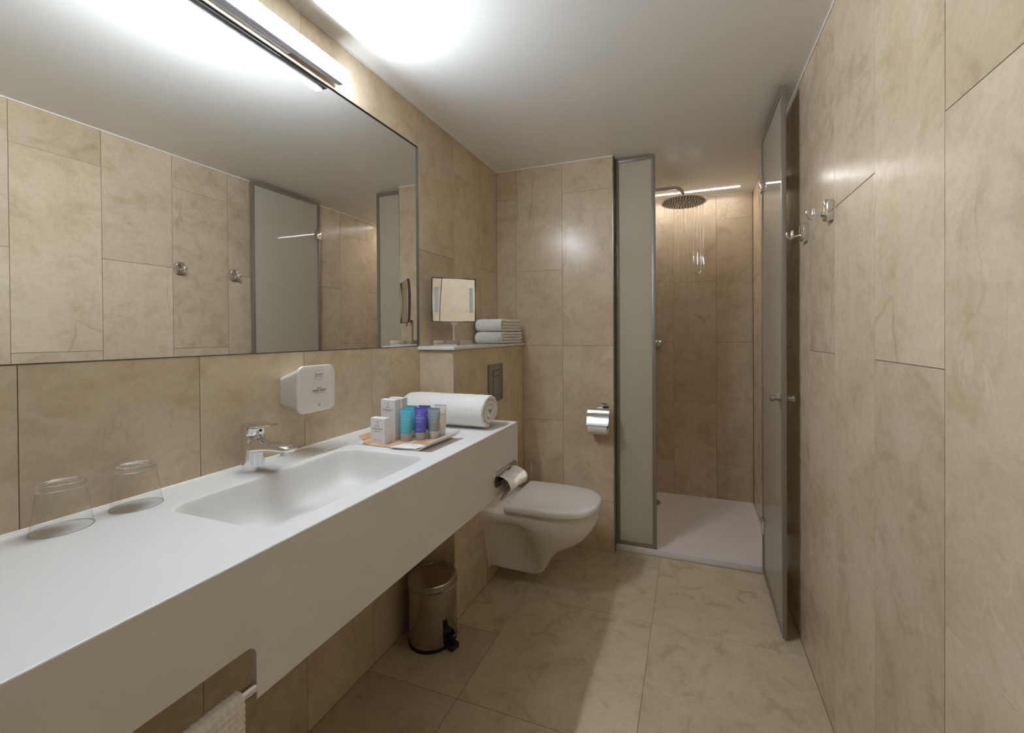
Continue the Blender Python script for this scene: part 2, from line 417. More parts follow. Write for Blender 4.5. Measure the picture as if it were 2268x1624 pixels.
# ------------------------------------------------------------------ big mirror
mir = thing('wall_mirror', 'wide frameless rectangular mirror above the washbasin counter', 'mirror', (LX, .65, 1.222))
part('mirror_glass', B(MXP-.005, MXP, MIR[0]+.002, MIR[1]-.002, MIR[2]+.002, MIR[3]-.002), MIRROR, mir, smooth=False)
bm = bmesh.new(); e = .0011
box(bm, MXP-.004, LX+.0005, MIR[0], MIR[1], MIR[2], MIR[2]+e); box(bm, MXP-.004, LX+.0005, MIR[0], MIR[1], MIR[3]-e, MIR[3])
box(bm, MXP-.004, LX+.0005, MIR[1]-e, MIR[1], MIR[2], MIR[3]); box(bm, MXP-.004, LX+.0005, MIR[0], MIR[0]+e, MIR[2], MIR[3])
part('edge_strip', bm, ALUEDGE, mir, smooth=False)

# ------------------------------------------------------------------ counter with moulded basin
ctr = thing('vanity_counter', 'long white wall-hung counter with moulded washbasin and deep front apron', 'counter', (LX+.24, .6, CB))
Y0 = -.55
bx0, bx1, by0, by1 = -1.026, -.725, .556, 1.046
bcx, bcy = (bx0+bx1)/2, (by0+by1)/2; bw, bd = bx1-bx0, by1-by0
def ring_at(inset, z, r, shift=0): return [(bcx+x, bcy+y+shift, z) for x, y in rrect(bw-2*inset, bd-2*inset, r, 8)]
bm = bmesh.new(); th = .012
hole = [bm.verts.new(p) for p in ring_at(-.003, CT, .045)]
rnd = .003
out = [(LX+.0005, Y0), (CX-rnd, Y0), (CX-rnd, CE-rnd), (LX+.0005, CE-rnd)]
ov = []
# outer boundary resampled, then filled against the hole
for (xa, ya), (xb_, yb) in zip(out, out[1:]+out[:1]):
    n = max(2, int(math.hypot(xb_-xa, yb-ya)/.12))
    for k in range(n): ov.append(bm.verts.new((xa+(xb_-xa)*k/n, ya+(yb-ya)*k/n, CT)))
es = [bm.edges.new((a, b)) for a, b in zip(ov, ov[1:]+ov[:1])]+[bm.edges.new((a, b)) for a, b in zip(hole, hole[1:]+hole[:1])]
bmesh.ops.triangle_fill(bm, use_beauty=True, edges=es)
part('worktop', bm, SOLID, ctr, smooth=False)
bm = bmesh.new()
prof = [(-.003, 0, .045), (-.0005, -.0008, .045), (.0015, -.004, .044), (.004, -.015, .043), (.010, -.045, .043), (.016, -.070, .045), (.024, -.086, .048), (.036, -.0955, .052), (.055, -.0995, .055), (.085, -.1015, .05), (.115, -.1025, .03)]
loft(bm, [ring_at(i, CT+z, r) for i, z, r in prof], cap0=False)
part('basin', bm, SOLID, ctr, ang=80)
bm = bmesh.new(); lathe(bm, [(.0, CT-.1028), (.02, CT-.1018), (.022, CT-.1005), (.016, CT-.0998), (.0001, CT-.0993)], -.90, .80, 32)
part('basin_drain', bm, CHROME, ctr)
# apron with notch for the towel rail
nz0, nz1, ny0, ny1, nr = CB, .770, .02, .488, .016
poly = [(Y0, CB), (ny0, CB)]+[(ny0+nr-nr*math.cos(a), nz1-nr+nr*math.sin(a)) for a in [PI/2*k/6 for k in range(7)]]+\
       [(ny1-nr+nr*math.sin(a), nz1-nr+nr*math.cos(a)) for a in [PI/2*k/6 for k in range(7)]]+[(ny1, CB), (CE, CB), (CE, CT-rnd), (Y0, CT-rnd)]
bm = bmesh.new(); xi = CX-.014
fr = [bm.verts.new((CX, y, z)) for y, z in poly]; bk = [bm.verts.new((xi, y, z)) for y, z in poly]
tris = tessellate_polygon([[Vector((y, z, 0)) for y, z in poly]])
for t_ in tris:
    bm.faces.new([fr[i] for i in t_]); bm.faces.new([bk[i] for i in reversed(t_)])
for i in range(len(poly)):
    j = (i+1) % len(poly); bm.faces.new((fr[i], bk[i], bk[j], fr[j]))
# rounded top edge
loft(bm, [[(CX-rnd+rnd*math.cos(a), y, CT-rnd+rnd*math.sin(a)) for a in [PI/2*k/4 for k in range(5)]] for y in (Y0, CE-rnd)], closed=False)
part('apron', bm, SOLID, ctr, smooth=True, ang=40)
part('end_panel', B(LX+.001, xi, Y0, Y0+.012, CB, CT-.004), SOLID, ctr)
bm = bmesh.new(); box(bm, LX+.001, xi, CE-.014, CE-.0005, CB, CT-.004)
loft(bm, [[(x, CE-rnd+rnd*math.cos(a), CT-rnd+rnd*math.sin(a)) for a in [PI/2*k/4 for k in range(5)]] for x in (LX+.001, CX-rnd)], closed=False)
part('end_panel', bm, SOLID, ctr)
bm = bmesh.new(); loft(bm, [[(LX+.0005, y, CT), (LX+.0055, y, CT), (LX+.004, y, CT+.003), (LX+.0005, y, CT+.004)] for y in (Y0, CE-.004)])
part('sealant_bead', bm, CAULK, ctr)
bm = bmesh.new(); lathe(bm, [(.0085, ny0+.0005), (.0085, ny1-.0005)], CX-.006, .697, 24, 'Y')
# lathe with axis Y: (cx->x, cy->z)
part('towel_rail', bm, CHROME, ctr)

# ------------------------------------------------------------------ tap
tap = thing('basin_tap', 'chrome single-lever mixer tap at the back of the washbasin', 'tap', (-1.101, .80, CT))
bm = bmesh.new()
def oval(cx, cy, z, a, b, n=40, tilt=0): return [(cx+a*math.cos(2*PI*k/n), cy+b*math.sin(2*PI*k/n), z+tilt*math.cos(2*PI*k/n)) for k in range(n)]
loft(bm, [oval(-1.101, .80, CT+.0005, .0268, .0268), oval(-1.101, .80, CT+.004, .0270, .0270), oval(-1.101, .80, CT+.03, .0252, .0250),
          oval(-1.101, .80, CT+.052, .0252, .0245), oval(-1.101, .80, CT+.072, .0268, .0250), oval(-1.102, .80, CT+.088, .0262, .0250), oval(-1.102, .80, CT+.0935, .0256, .0245)])
part('body', bm, CHROME, tap)
bm = bmesh.new(); rings = []
for t, x, z, hw, hh in ((0,-1.100,.067,.0235,.024), (.2,-1.080,.067,.0235,.0225), (.3,-1.066,.0665,.023,.0185), (.4,-1.050,.066,.0225,.0150), (.6,-1.025,.0665,.0220,.0125), (.8,-.998,.0665,.0215,.0110), (.95,-.976,.0655,.0195,.0095), (1,-.966,.065,.017,.0075), (1,-.962,.0645,.012,.004)):
    rings.append([(x, .80+hw*math.copysign(abs(math.cos(a))**.7, math.cos(a)), CT+z+hh*math.copysign(abs(math.sin(a))**.8, math.sin(a))) for a in [2*PI*k/28 for k in range(28)]])
loft(bm, rings); part('spout', bm, CHROME, tap, ang=60)
bm = bmesh.new(); lathe(bm, [(.0115, CT+.049), (.0125, CT+.051), (.0125, CT+.062)], -.985, .80, 24); part('aerator', bm, CHROMED, tap)
bm = bmesh.new()
loft(bm, [oval(-1.102, .80, CT+.0945, .0270, .0258), oval(-1.102, .80, CT+.097, .0282, .0268), oval(-1.102, .80, CT+.114, .0280, .0265, tilt=.001), oval(-1.100, .80, CT+.1215, .0262, .0245, tilt=.001), oval(-1.098, .80, CT+.1255, .017, .015)])
part('lever_cap', bm, CHROME, tap)
bm = bmesh.new(); rings = []
for x, z, hw, hh in ((-1.118,.1205,.020,.004), (-1.10,.1215,.0245,.0065), (-1.08,.1215,.0245,.0075), (-1.060,.1218,.0225,.0058), (-1.045,.1225,.0205,.0042), (-1.031,.1235,.0175,.0030), (-1.024,.1240,.0135,.0018)):
    rings.append([(x, .80+hw*math.copysign(abs(math.cos(a))**.7, math.cos(a)), CT+z+hh*math.sin(a)) for a in [2*PI*k/24 for k in range(24)]])
loft(bm, rings); part('lever', bm, CHROME, tap, ang=60)
bm = bmesh.new(); lathe(bm, [(.0001, -1.0725), (.0035, -1.0725), (.0035, -1.0765)], .80, CT+.106, 16, 'X'); part('temperature_mark', bm, BLACK, tap)

# ------------------------------------------------------------------ tumblers (upside down)
def tumbler(x, y, label):
    t = thing('drinking_glass', label, 'glass', (x, y, CT), 0, 'glasses on the counter')
    def rr_(prof): return [[(r*math.cos(2*PI*k/64), r*math.sin(2*PI*k/64), h) for k in range(64)] for r, h in prof]
    bm = loft(bmesh.new(), rr_([(.0408, .0004), (.0418, .0006), (.0415, .0014), (.0395, .014), (.0330, .068), (.0324, .0745)]), True, False, False)
    part('glass_wall', bm, THINGLASS, t, world=False, ang=60)
    bm = loft(bmesh.new(), rr_([(.0004, .0752), (.022, .0750), (.0295, .0740), (.0324, .0747), (.0321, .080), (.0316, .0845), (.0300, .0875), (.0270, .0884), (.0235, .0872), (.0004, .0868)]))
    part('thick_base', bm, GLASS, t, world=False, ang=60)
    bm = bmesh.new(); rings = [[((.0413+.0008*math.cos(b))*math.cos(a), (.0413+.0008*math.cos(b))*math.sin(a), .0010+.0008*math.sin(b)) for a in [2*PI*k/64 for k in range(64)]] for b in [2*PI*q/8 for q in range(9)]]
    loft(bm, rings, True, False, False); part('rim', bm, GLASS, t, world=False, ang=180)
tumbler(-1.103, .438, 'clear upturned tumbler nearest the photo edge, left of its pair on the counter')
tumbler(-1.101, .549, 'clear upturned tumbler closer to the tap, right of its pair on the counter')

# ------------------------------------------------------------------ soap dispenser
sd = thing('soap_dispenser', 'white square soap dispenser on the tiled wall below the mirror', 'soap dispenser', (LX, .968, 1.113))
fx = -1.060; cy_, cz_ = .9685, 1.113
def rr_yz(x, w_, h_, r, cy=cy_, cz=cz_): return [(x, cy+a, cz+b) for a, b in rrect(w_, h_, r, 8)]
bm = bmesh.new(); loft(bm, [rr_yz(LX, .085, .088, .012, cz=cz_-.008), rr_yz(LX+.012, .09, .095, .014, cz=cz_-.008), rr_yz(fx-.018, .122, .128, .022), rr_yz(fx-.012, .124, .13, .023)])
part('body', bm, WPLASTB, sd)
bm = bmesh.new(); loft(bm, [rr_yz(fx-.0115, .112, .118, .02), rr_yz(fx-.0105, .112, .118, .02)]); part('shadow_gap', bm, DARK, sd)
bm = bmesh.new(); loft(bm, [rr_yz(fx-.010, .128, .134, .022), rr_yz(fx-.008, .1345, .1405, .024), rr_yz(fx-.003, .1345, .1405, .024), rr_yz(fx-.0008, .132, .138, .0235), rr_yz(fx, .127, .133, .022)])
part('front_cover', bm, WPLAST, sd)
bm = bmesh.new(); lathe(bm, [(.004, cz_-.075), (.006, cz_-.066)], fx-.035, cy_+.004, 16); part('nozzle', bm, CAPM, sd)
U = (0, 1, 0); V = (0, 0, 1); X = fx+.0003
f = lambda a, b: (X, cy_+.006+a, cz_+b)
for s_, sz, z, bo in (('SOAP', .0095, .0385, .0001), ('IN A BOX', .0052, .0335, 0), ('Gentle', .0062, -.0005, .0001), ('HAND WASH', .0078, -.0085, .00028),
                      ('CLEANSING & MOISTURISING', .0029, -.0135, .0001), ('PUSH', .0036, -.0485, .0001)):
    bm = bmesh.new(); text_geo(bm, s_, sz, f(0, z), U, V, bold=bo); part('lettering', bm, INK, sd, smooth=False)
bm = bmesh.new(); rr_ = [(x, y+.040) for x, y in rrect(.027, .028, .005, 4)]; strip(bm, rr_+rr_[:1], .0006, f); part('logo_outline', bm, INK, sd, smooth=False)
bm = bmesh.new(); bm.faces.new([bm.verts.new(f(a, b)) for a, b in ((-.003, -.0505), (0, -.0545), (.003, -.0505))]); part('arrow_mark', bm, INK, sd, smooth=False)

# ------------------------------------------------------------------ towels made of folded ribbons
def ribbon(path, th, w0, w1, amp=.0018, nseg=26, seed=0, end=.010, axis='X', edge_wave=.003):
    """path: 2-D centreline (y,z); extruded along x from w0 to w1"""
    pts = []
    P2 = [Vector(p) for p in path]
    for a, b in zip(P2, P2[1:]):
        n = max(1, int((b-a).length/.006))
        for k in range(n): pts.append(a.lerp(b, k/n))
    pts.append(P2[-1])
    for _ in range(2): pts = [pts[0]]+[(pts[i-1]+pts[i]*2+pts[i+1])/4 for i in range(1, len(pts)-1)]+[pts[-1]]
    nrm = []
    for i in range(len(pts)):
        t = (pts[min(i+1, len(pts)-1)]-pts[max(i-1, 0)]).normalized(); nrm.append(Vector((-t.y, t.x)))
    bm = bmesh.new(); rings = []
    L = w1-w0
    for s in range(nseg+1):
        u = s/nseg
        # denser near the ends
        u = .5-.5*math.cos(PI*u); u = .35*(s/nseg)+.65*u
        x = w0+L*u
        d = min(u, 1-u)*L
        k = math.sqrt(max(0, 1-(1-min(1, d/end))**2))*.75+.25
        lo, hi = [], []
        for i, (p, n) in enumerate(zip(pts, nrm)):
            e_ = edge_wave*noise.noise(Vector((i*.11, seed, 3.3)))*(2*u-1)
            n1 = noise.noise(Vector((x*26, p.x*26+i*.02, p.y*26+seed)))*amp + noise.noise(Vector((x*130, p.x*130, p.y*130+seed)))*amp*.35
            h_ = th/2*k
            a = p+n*(h_+n1); b = p-n*(h_-n1)
            hi.append((x+e_, a.x, a.y)); lo.append((x+e_, b.x, b.y))
        tp = (pts[-1]-pts[-2]).normalized()*th*.35; ts = (pts[0]-pts[1]).normalized()*th*.35
        mid1 = (x, pts[-1].x+tp.x*k, pts[-1].y+tp.y*k); mid0 = (x, pts[0].x+ts.x*k, pts[0].y+ts.y*k)
        rings.append(hi+[mid1]+lo[::-1]+[mid0])
    vs = [[bm.verts.new(p) for p in r] for r in rings]; n = len(rings[0])
    for a, b in zip(vs, vs[1:]):
        for i in range(n):
            j = (i+1) % n; bm.faces.new((a[i], a[j], b[j], b[i]))
    m_ = len(pts)
    for r in (vs[0], vs[-1]):   # end caps as strips
        for i in range(m_-1): bm.faces.new((r[i], r[i+1], r[2*m_-1-i], r[2*m_-i]))
        bm.faces.new((r[m_-1], r[m_], r[m_+1])); bm.faces.new((r[0], r[2*m_], r[2*m_+1]))
    return bm
# rolled towel on the counter
cyr, czr = 1.452, CT+.0665
path = []
turns = 2.6; n = 110
for k in range(n+1):
    a = k/n*turns*2*PI; g_ = k/n
    ry = .012+.064*g_; rz_ = .010+.0475*g_
    ang = a-turns*2*PI+1.43*PI      # comes over the top and front, ends underneath
    path.append((cyr+ry*math.cos(ang), czr+rz_*math.sin(ang)))
ly, lz = path[-1]
# tail drops to the counter in front
ro = thing('rolled_towel', 'thick white terry towel rolled up at the far end of the counter', 'towel', (-.90, cyr, CT))
bm = ribbon(path, .0175, -1.085, -.722, amp=.003, seed=2, end=.012, nseg=40)
minz = min(v.co.z for v in bm.verts)
bmesh.ops.translate(bm, vec=(0, 0, CT+.0008-minz), verts=bm.verts)
part('towel_cloth', bm, TERRY, ro, ang=180)
# folded towels on the ledge
def folded(y0, y1, z0, h, x0, x1, label, seed, skew=0):
    t = thing('folded_towel', label, 'towel', ((x0+x1)/2, (y0+y1)/2, z0), 0, 'towels stacked on the ledge')
    q = h/4; th = q*.98
    zc = [z0+q*.52, z0+q*1.5, z0+q*2.5, z0+q*3.46]
    def arc(cy, za, zb, side, n=8):
        r = (zb-za)/2; return [(cy-side*r*.9*math.sin(PI*k/n), (za+zb)/2-r*math.cos(PI*k/n)) for k in range(n+1)]
    # outer layer wraps the front (near) side; two inner layers folded at the back
    outer = [(y1, zc[0])]+arc(y0+q*1.6, zc[0], zc[3], 1, 12)+[(y1-.02-skew, zc[3])]
    inner = [(y0+q*1.8, zc[1])]+arc(y1-.02, zc[1], zc[2], -1)+[(y0+q*1.8, zc[2])]
    part('towel_cloth', ribbon(outer, th, x0, x1, amp=.0030, seed=seed, end=.013, edge_wave=.006), TERRY, t, ang=180)
    part('inner_fold', ribbon(inner, th, x0+.004, x1-.002, amp=.0030, seed=seed+7, end=.013, edge_wave=.007), TERRY, t, ang=180)
SZ = 1.2205
folded(2.085, 2.40, SZ+.0015, .066, -1.135, -.972, 'lower white folded towel resting directly on the white ledge', 1)
folded(2.09, 2.385, SZ+.0690, .070, -1.133, -.978, 'upper white folded towel lying on top of the other one', 5, .01)

# ------------------------------------------------------------------ ledge on the column
single('ledge_shelf', B(LX+.0005, -.973, COLY-.012, BY-.0005, 1.2055, SZ, bev=.0012), SOLID, 'white slab ledge capping the boxed-in tiled cistern wall', 'ledge', (-1.066, 2.02, 1.2055))

# ------------------------------------------------------------------ cosmetic mirror
cm = thing('cosmetic_mirror', 'square tilting magnifying mirror on a chrome stand on the ledge', 'mirror', (-1.047, 1.72, SZ))
part('base', B(-1.106, -.985, 1.643, 1.79, SZ+.0005, SZ+.027, bev=.0015), CHROME, cm)
bm = bmesh.new(); tube(bm, [(-1.05, 1.722, SZ+.027), (-1.05, 1.722, 1.345)], .0075, 20); lathe(bm, [(.013, SZ+.027), (.013, SZ+.030), (.0085, SZ+.032)], -1.05, 1.722, 24)
part('stem', bm, CHROME, cm)
a45 = math.radians(43); Tn = Vector((math.cos(a45), math.sin(a45), 0)); Nn = Vector((math.sin(a45), -math.cos(a45), 0)); Zn = Vector((0,0,1))
# slight roll seen in the photograph's panel edges
cP = Vector((-1.032, 1.701, 1.432)); half = .0985
def panel_pt(s, t_, d, curve=.005): return cP+Tn*s+Zn*t_+Nn*(d+curve*(s*s+t_*t_)/(half*half)-curve)
bm = bmesh.new(); n = 24
grid = [[bm.verts.new(panel_pt((2*i/n-1)*half, (2*j/n-1)*half, .0045, .002)) for i in range(n+1)] for j in range(n+1)]
for j in range(n):
    for i in range(n): bm.faces.new((grid[j][i], grid[j][i+1], grid[j+1][i+1], grid[j+1][i]))
part('mirror_glass', bm, MIRROR, cm, ang=180)
bm = bmesh.new()
rr2 = rrect(.2, .2, .004, 4)
def along(pts):   # subdivide outline so that it follows the curve
    o_ = []
    for (xa, ya), (xb_, yb) in zip(pts, pts[1:]+pts[:1]):
        m_ = max(1, int(math.hypot(xb_-xa, yb-ya)/.01))
        o_ += [(xa+(xb_-xa)*k/m_, ya+(yb-ya)*k/m_) for k in range(m_)]
    return o_
ol = along(rr2)
loft(bm, [[panel_pt(x*.97, y*.97, .0035) for x, y in ol], [panel_pt(x, y, .005) for x, y in ol], [panel_pt(x*1.012, y*1.012, .004) for x, y in ol],
          [panel_pt(x*1.012, y*1.012, -.005) for x, y in ol], [panel_pt(x*.9, y*.9, -.0075) for x, y in ol]], cap0=False)
part('frame', bm, mat('dark chrome rim', (.12,.115,.105), .2, metal=1), cm)
for s0 in (-.0795, .0795):
    bm = bmesh.new()
    g2 = [[bm.verts.new(panel_pt(s0+(i/2-.5)*.0155, -.057+.115*j/12, .0052, .002)) for i in range(3)] for j in range(13)]
    for j in range(12):
        for i in range(2): bm.faces.new((g2[j][i], g2[j][i+1], g2[j+1][i+1], g2[j+1][i]))
    part('light_panel', bm, LIGHTPANEL, cm)
bm = bmesh.new(); q0 = panel_pt(0, -.098, -.003)
for d0, d1, r in ((-.004, .002, .0185), (.002, .0035, .015)):
    c0 = q0+Nn*d0; c1 = q0+Nn*d1
    loft(bm, [[c0+(Tn*math.cos(a)+Zn*math.sin(a))*r for a in [2*PI*k/32 for k in range(32)]], [c1+(Tn*math.cos(a)+Zn*math.sin(a))*r for a in [2*PI*k/32 for k in range(32)]]])
part('pivot_disc', bm, CHROMED, cm)

# ------------------------------------------------------------------ flush plate
fp = thing('flush_plate', 'matt metal dual-button flush plate above the toilet', 'flush plate', (COLX, 2.03, 1.015))
part('plate', B(COLX+.0003, COLX+.009, 1.946, 2.115, .918, 1.115, bev=.0025), FLUSH, fp)
bm = bmesh.new(); box(bm, COLX+.0088, COLX+.0096, 1.990, 2.072, .950, 1.083); part('button_gap', bm, DARK, fp, smooth=False)
part('large_button', B(COLX+.009, COLX+.0112, 1.992, 2.070, .952, 1.050, bev=.0008), FLUSH, fp)
part('small_button', B(COLX+.009, COLX+.0112, 1.992, 2.070, 1.0525, 1.081, bev=.0008), FLUSH, fp)

# ------------------------------------------------------------------ toilet
TX, TY = COLX+.0005, 2.03
wc = thing('toilet', 'white wall-hung toilet with closed lid beside the counter', 'toilet', (TX, TY, .07))
ZR = .404
def interp(tab, x):
    for (x0, v0), (x1, v1) in zip(tab, tab[1:]):
        if x <= x1:
            t = (x-x0)/(x1-x0); t = t*t*(3-2*t) if False else t; return v0+(v1-v0)*t
    return tab[-1][1]
XE = .557
def halfw(X):
    if X < .30: return .178
    t = (X-.30)/(XE-.30); return .178*max(0., 1-t**2.35)**(1/2.05)
botz = [(0,.078), (.10,.074), (.16,.066), (.20,.060), (.245,.058), (.275,.070), (.30,.105), (.325,.152), (.36,.195), (.40,.222), (.45,.247), (.50,.285), (.54,.335), (.557,.372)]
botw = [(0,.075), (.10,.072), (.16,.06), (.22,.05), (.26,.045), (.30,.045), (.36,.05), (.42,.06), (.48,.06), (.54,.03), (.557,.0)]
pw = [(0,1.1), (.05,1.3), (.10,2.0), (.17,2.2), (.22,1.5), (.27,1.0), (.32,.72), (.42,.55), (.557,.5)]
bm = bmesh.new(); rings = []
Xs = [0,.02,.05,.08,.11,.14,.17,.195,.22,.245,.26,.275,.29,.305,.325,.345,.37,.40,.43,.46,.485,.505,.522,.536,.546,.552,.5555,.5568]
NP = 22
for X in Xs:
    w_ = max(.0008, halfw(X)); zb = interp(botz, X); wb = min(interp(botw, X), w_*.9); p_ = interp(pw, X)
    half_ = [(0, ZR), (w_*.6, ZR), (w_-.004 if w_ > .01 else w_*.9, ZR), (w_, ZR-.004)]
    zr2 = max(ZR-.048, zb+.012)
    half_ += [(w_, (ZR+zr2)/2), (w_*.998, zr2)]
    for k in range(1, NP+1):
        t = k/NP; s_ = t**.9
        yy = wb+(w_*.992-wb)*max(0, 1-t**(1/p_ if p_ > 1 else 2-p_))**(p_ if p_ > 1 else p_)
        half_.append((yy, zr2+(zb-zr2)*s_))
    half_.append((wb*.5, zb-.001)); half_.append((0, zb-.002))
    ring = [(TX+X, TY-a, b) for a, b in half_]+[(TX+X, TY+a, b) for a, b in half_[-2:0:-1]]
    rings.append(ring)
loft(bm, rings)
bmesh.ops.smooth_vert(bm, verts=[v for v in bm.verts if v.co.z < ZR-.03 and v.co.x > TX+.01], factor=.5, use_axis_x=False, use_axis_y=True, use_axis_z=True)
part('bowl', bm, PORC, wc, ang=55)
def dshape(x0, x1, hw, straight, rb=.02, n=26):
    """D outline in (X,Y): back corners rounded, front elliptical"""
    pts = []
    for k in range(n+1):
        a = -PI/2+PI*k/n
        cs, sn = math.cos(a), math.sin(a)
        pts.append((straight+(x1-straight)*abs(cs)**.76, hw*math.copysign(abs(sn)**.80, sn)))
    for k in range(7):
        a = PI/2+PI/2*k/6; pts.append((x0+rb+rb*math.cos(a), hw-rb+rb*math.sin(a)))
    for k in range(7):
        a = PI+PI/2*k/6; pts.append((x0+rb+rb*math.cos(a), -hw+rb+rb*math.sin(a)))
    return pts
def dring(x0, x1, hw, st, z, ins=0, dome=0):
    return [(TX+a, TY+b, z) for a, b in dshape(x0+ins, x1-ins, hw-ins, st, max(.004, .022-ins*.3))]
bm = bmesh.new()
loft(bm, [dring(.125, .560, .182, .30, ZR+.002, .006), dring(.125, .560, .182, .30, ZR+.003), dring(.125, .560, .182, .30, ZR+.0085), dring(.125, .560, .182, .30, ZR+.0095, .004)])
part('seat', bm, LID, wc)
bm = bmesh.new()
lp = [(.004, .0105), (.0, .0125), (-.0015, .022), (-.001, .034), (.001, .0405), (.005, .0445), (.012, .047), (.03, .0485), (.07, .0498), (.12, .0505)]
loft(bm, [dring(.125, .565, .1875, .30, ZR+z, i) for i, z in lp])
part('lid', bm, LID, wc, ang=60)
bm = bmesh.new()
edge = [(-.181, .406), (-.155, .355), (-.128, .25), (-.10, .15), (-.079, .075)]
for sgn in (1, -1): tube(bm, [(TX+.0015, TY+sgn*a, b) for a, b in edge], .003, 8)
part('sealant_bead', bm, CAULK, wc)

# ------------------------------------------------------------------ toilet brush
tb = thing('toilet_brush', 'slim chrome toilet brush standing behind the toilet', 'toilet brush', (-.905, 2.345, .0))
bm = bmesh.new(); tube(bm, [(-.905, 2.345, .10), (-.905, 2.345, .505), (-.905, 2.345, .512)], [.0055, .0055, .004], 14); part('handle', bm, CHROME, tb)
bm = bmesh.new(); lathe(bm, [(.042, .001), (.044, .006), (.044, .27), (.042, .274), (.006, .276)], -.905, 2.345, 40); part('holder', bm, CHROMED, tb)

# ------------------------------------------------------------------ tissue slot in the apron
ts = thing('tissue_dispenser', 'oval chrome tissue outlet let into the front of the counter', 'tissue dispenser', (CX, 1.468, .742))
def yz_ring(x, w_, h_, r): return [(x, 1.468+a, .742+b) for a, b in rrect(w_, h_, r, 12)]
bm = bmesh.new(); o1 = yz_ring(CX+.0003, .212, .060, .0295); o2 = yz_ring(CX+.0045, .208, .056, .0275); i1 = yz_ring(CX+.0045, .150, .026, .0125); i2 = yz_ring(CX+.0008, .149, .025, .012)
loft(bm, [o1, o2, i1, i2], cap0=False, cap1=False); part('plate', bm, CHROMED, ts)
bm = bmesh.new(); loft(bm, [yz_ring(CX+.0006, .152, .028, .0135), yz_ring(CX+.0012, .152, .028, .0135)]); part('opening', bm, DARK, ts)
bm = bmesh.new(); rings = []
for i in range(17):     # crumpled tissue billowing out of the slot
    t = i/16; ring = []
    for k in range(25):
        u = k/24-.5
        out_ = .085*math.sin(PI*min(1, t*1.15))**.8*(1-1.1*abs(u+.02*t)**1.6)
        drop = .012-.078*t**1.5-.028*t*(1 if u < -.1 else 0)*abs(u+.1)*3
        yy = 1.468-.012*t+(.150+.0*t)*u*(1-.15*t)+.006*math.sin(7*u+4*t)
        wv = .0035*math.sin(21*u+5*t)+.005*noise.noise(Vector((u*6, t*5, .3)))
        ring.append((max(CX+.0065, CX+.002+out_+wv*(.2+t)), yy, .742+drop+.004*noise.noise(Vector((u*5, t*4, 9)))))
    rings.append(ring)
loft(bm, rings, closed=False); bmesh.ops.solidify(bm, geom=bm.faces[:], thickness=.0006)
part('tissue', bm, PAPER, ts, ang=180)

# ------------------------------------------------------------------ toilet roll holder on the partition
HX, HZ = -.500, .772
th_ = thing('toilet_roll_holder', 'chrome toilet roll holder with curved cover on the partition wall', 'toilet roll holder', (HX, BY, HZ))
bm = bmesh.new(); loft(bm, [[(-.476+a, y, .850+b) for a, b in rrect(w_, h_, r, 8)] for y, w_, h_, r in ((BY-.0003, .050, .046, .020), (BY-.014, .050, .046, .020), (BY-.018, .044, .040, .018))])
part('wall_plate', bm, CHROME, th_)
bm = bmesh.new(); tube(bm, [(-.490, BY-.016, .846), (-.490, BY-.045, .846)], .007, 16); lathe(bm, [(.010, -.505), (.010, -.478)], BY-.047, .846, 16, 'X')
part('arm', bm, CHROME, th_)
bm = bmesh.new()
prof = []
for k in range(15):      # curved flap in (y,z) over the roll
    a = math.radians(78-k*8.5); prof.append((BY-.006-.086*math.cos(a)*1.0, .757+.088*math.sin(a)+.006))
prof = [(BY-.052, .8475), (BY-.062, .8470), (BY-.070, .842), (BY-.076, .832), (BY-.082, .815), (BY-.089, .797), (BY-.097, .781), (BY-.106, .767), (BY-.113, .758)]
x0, x1 = -.560, -.436
loft(bm, [[(x, y, z) for y, z in prof] for x in (x0, x0+.004, x1-.004, x1)], closed=False)
bmesh.ops.solidify(bm, geom=bm.faces[:], thickness=.0012)
part('cover', bm, CHROME, th_, ang=60)
bm = bmesh.new(); tube(bm, [(-.434, BY-.047, .846), (-.430, BY-.047, .842), (-.430, BY-.052, .80), (-.430, BY-.056, .765), (-.434, BY-.057, .758), (-.56, BY-.057, .758)], .0035, 12); part('roll_bar', bm, CHROME, th_)
tr = thing('toilet_roll', 'white toilet roll with folded point under the chrome cover', 'toilet roll', (HX, BY-.057, .748))
def cyl_x(xa, xb_, r0, r1, cy, cz, n=48):
    b = bmesh.new(); rings = []
    for x, r in ((xa, r0), (xa, r1), (xb_, r1), (xb_, r0), (xa, r0)):
        rings.append([(x, cy+r*math.cos(2*PI*k/n), cz+r*math.sin(2*PI*k/n)) for k in range(n)])
    return loft(b, rings, True, False, False)
part('paper', cyl_x(-.553, -.447, .020, .050, BY-.057, .748), PAPER, tr)
part('cardboard_tube', cyl_x(-.5535, -.4465, .0178, .0198, BY-.057, .748), mat('cardboard', (.30,.25,.19), .8), tr)
bm = bmesh.new()
def roll_pt(x, a): r = .0512; return (x, BY-.057-r*math.cos(a), .748+r*math.sin(a))
A0 = math.radians(35); nA = 14; rings = []
for i in range(nA+1):
    t = i/nA; a = A0-math.radians(62)*t; hw = .052*(1-t)+.0008; cx_ = -.500-.008*t
    rings.append([roll_pt(cx_+hw*(2*k/8-1), a) for k in range(9)])
loft(bm, rings, closed=False); bmesh.ops.solidify(bm, geom=bm.faces[:], thickness=-.0006)
part('folded_point', bm, PAPER, tr, ang=60)

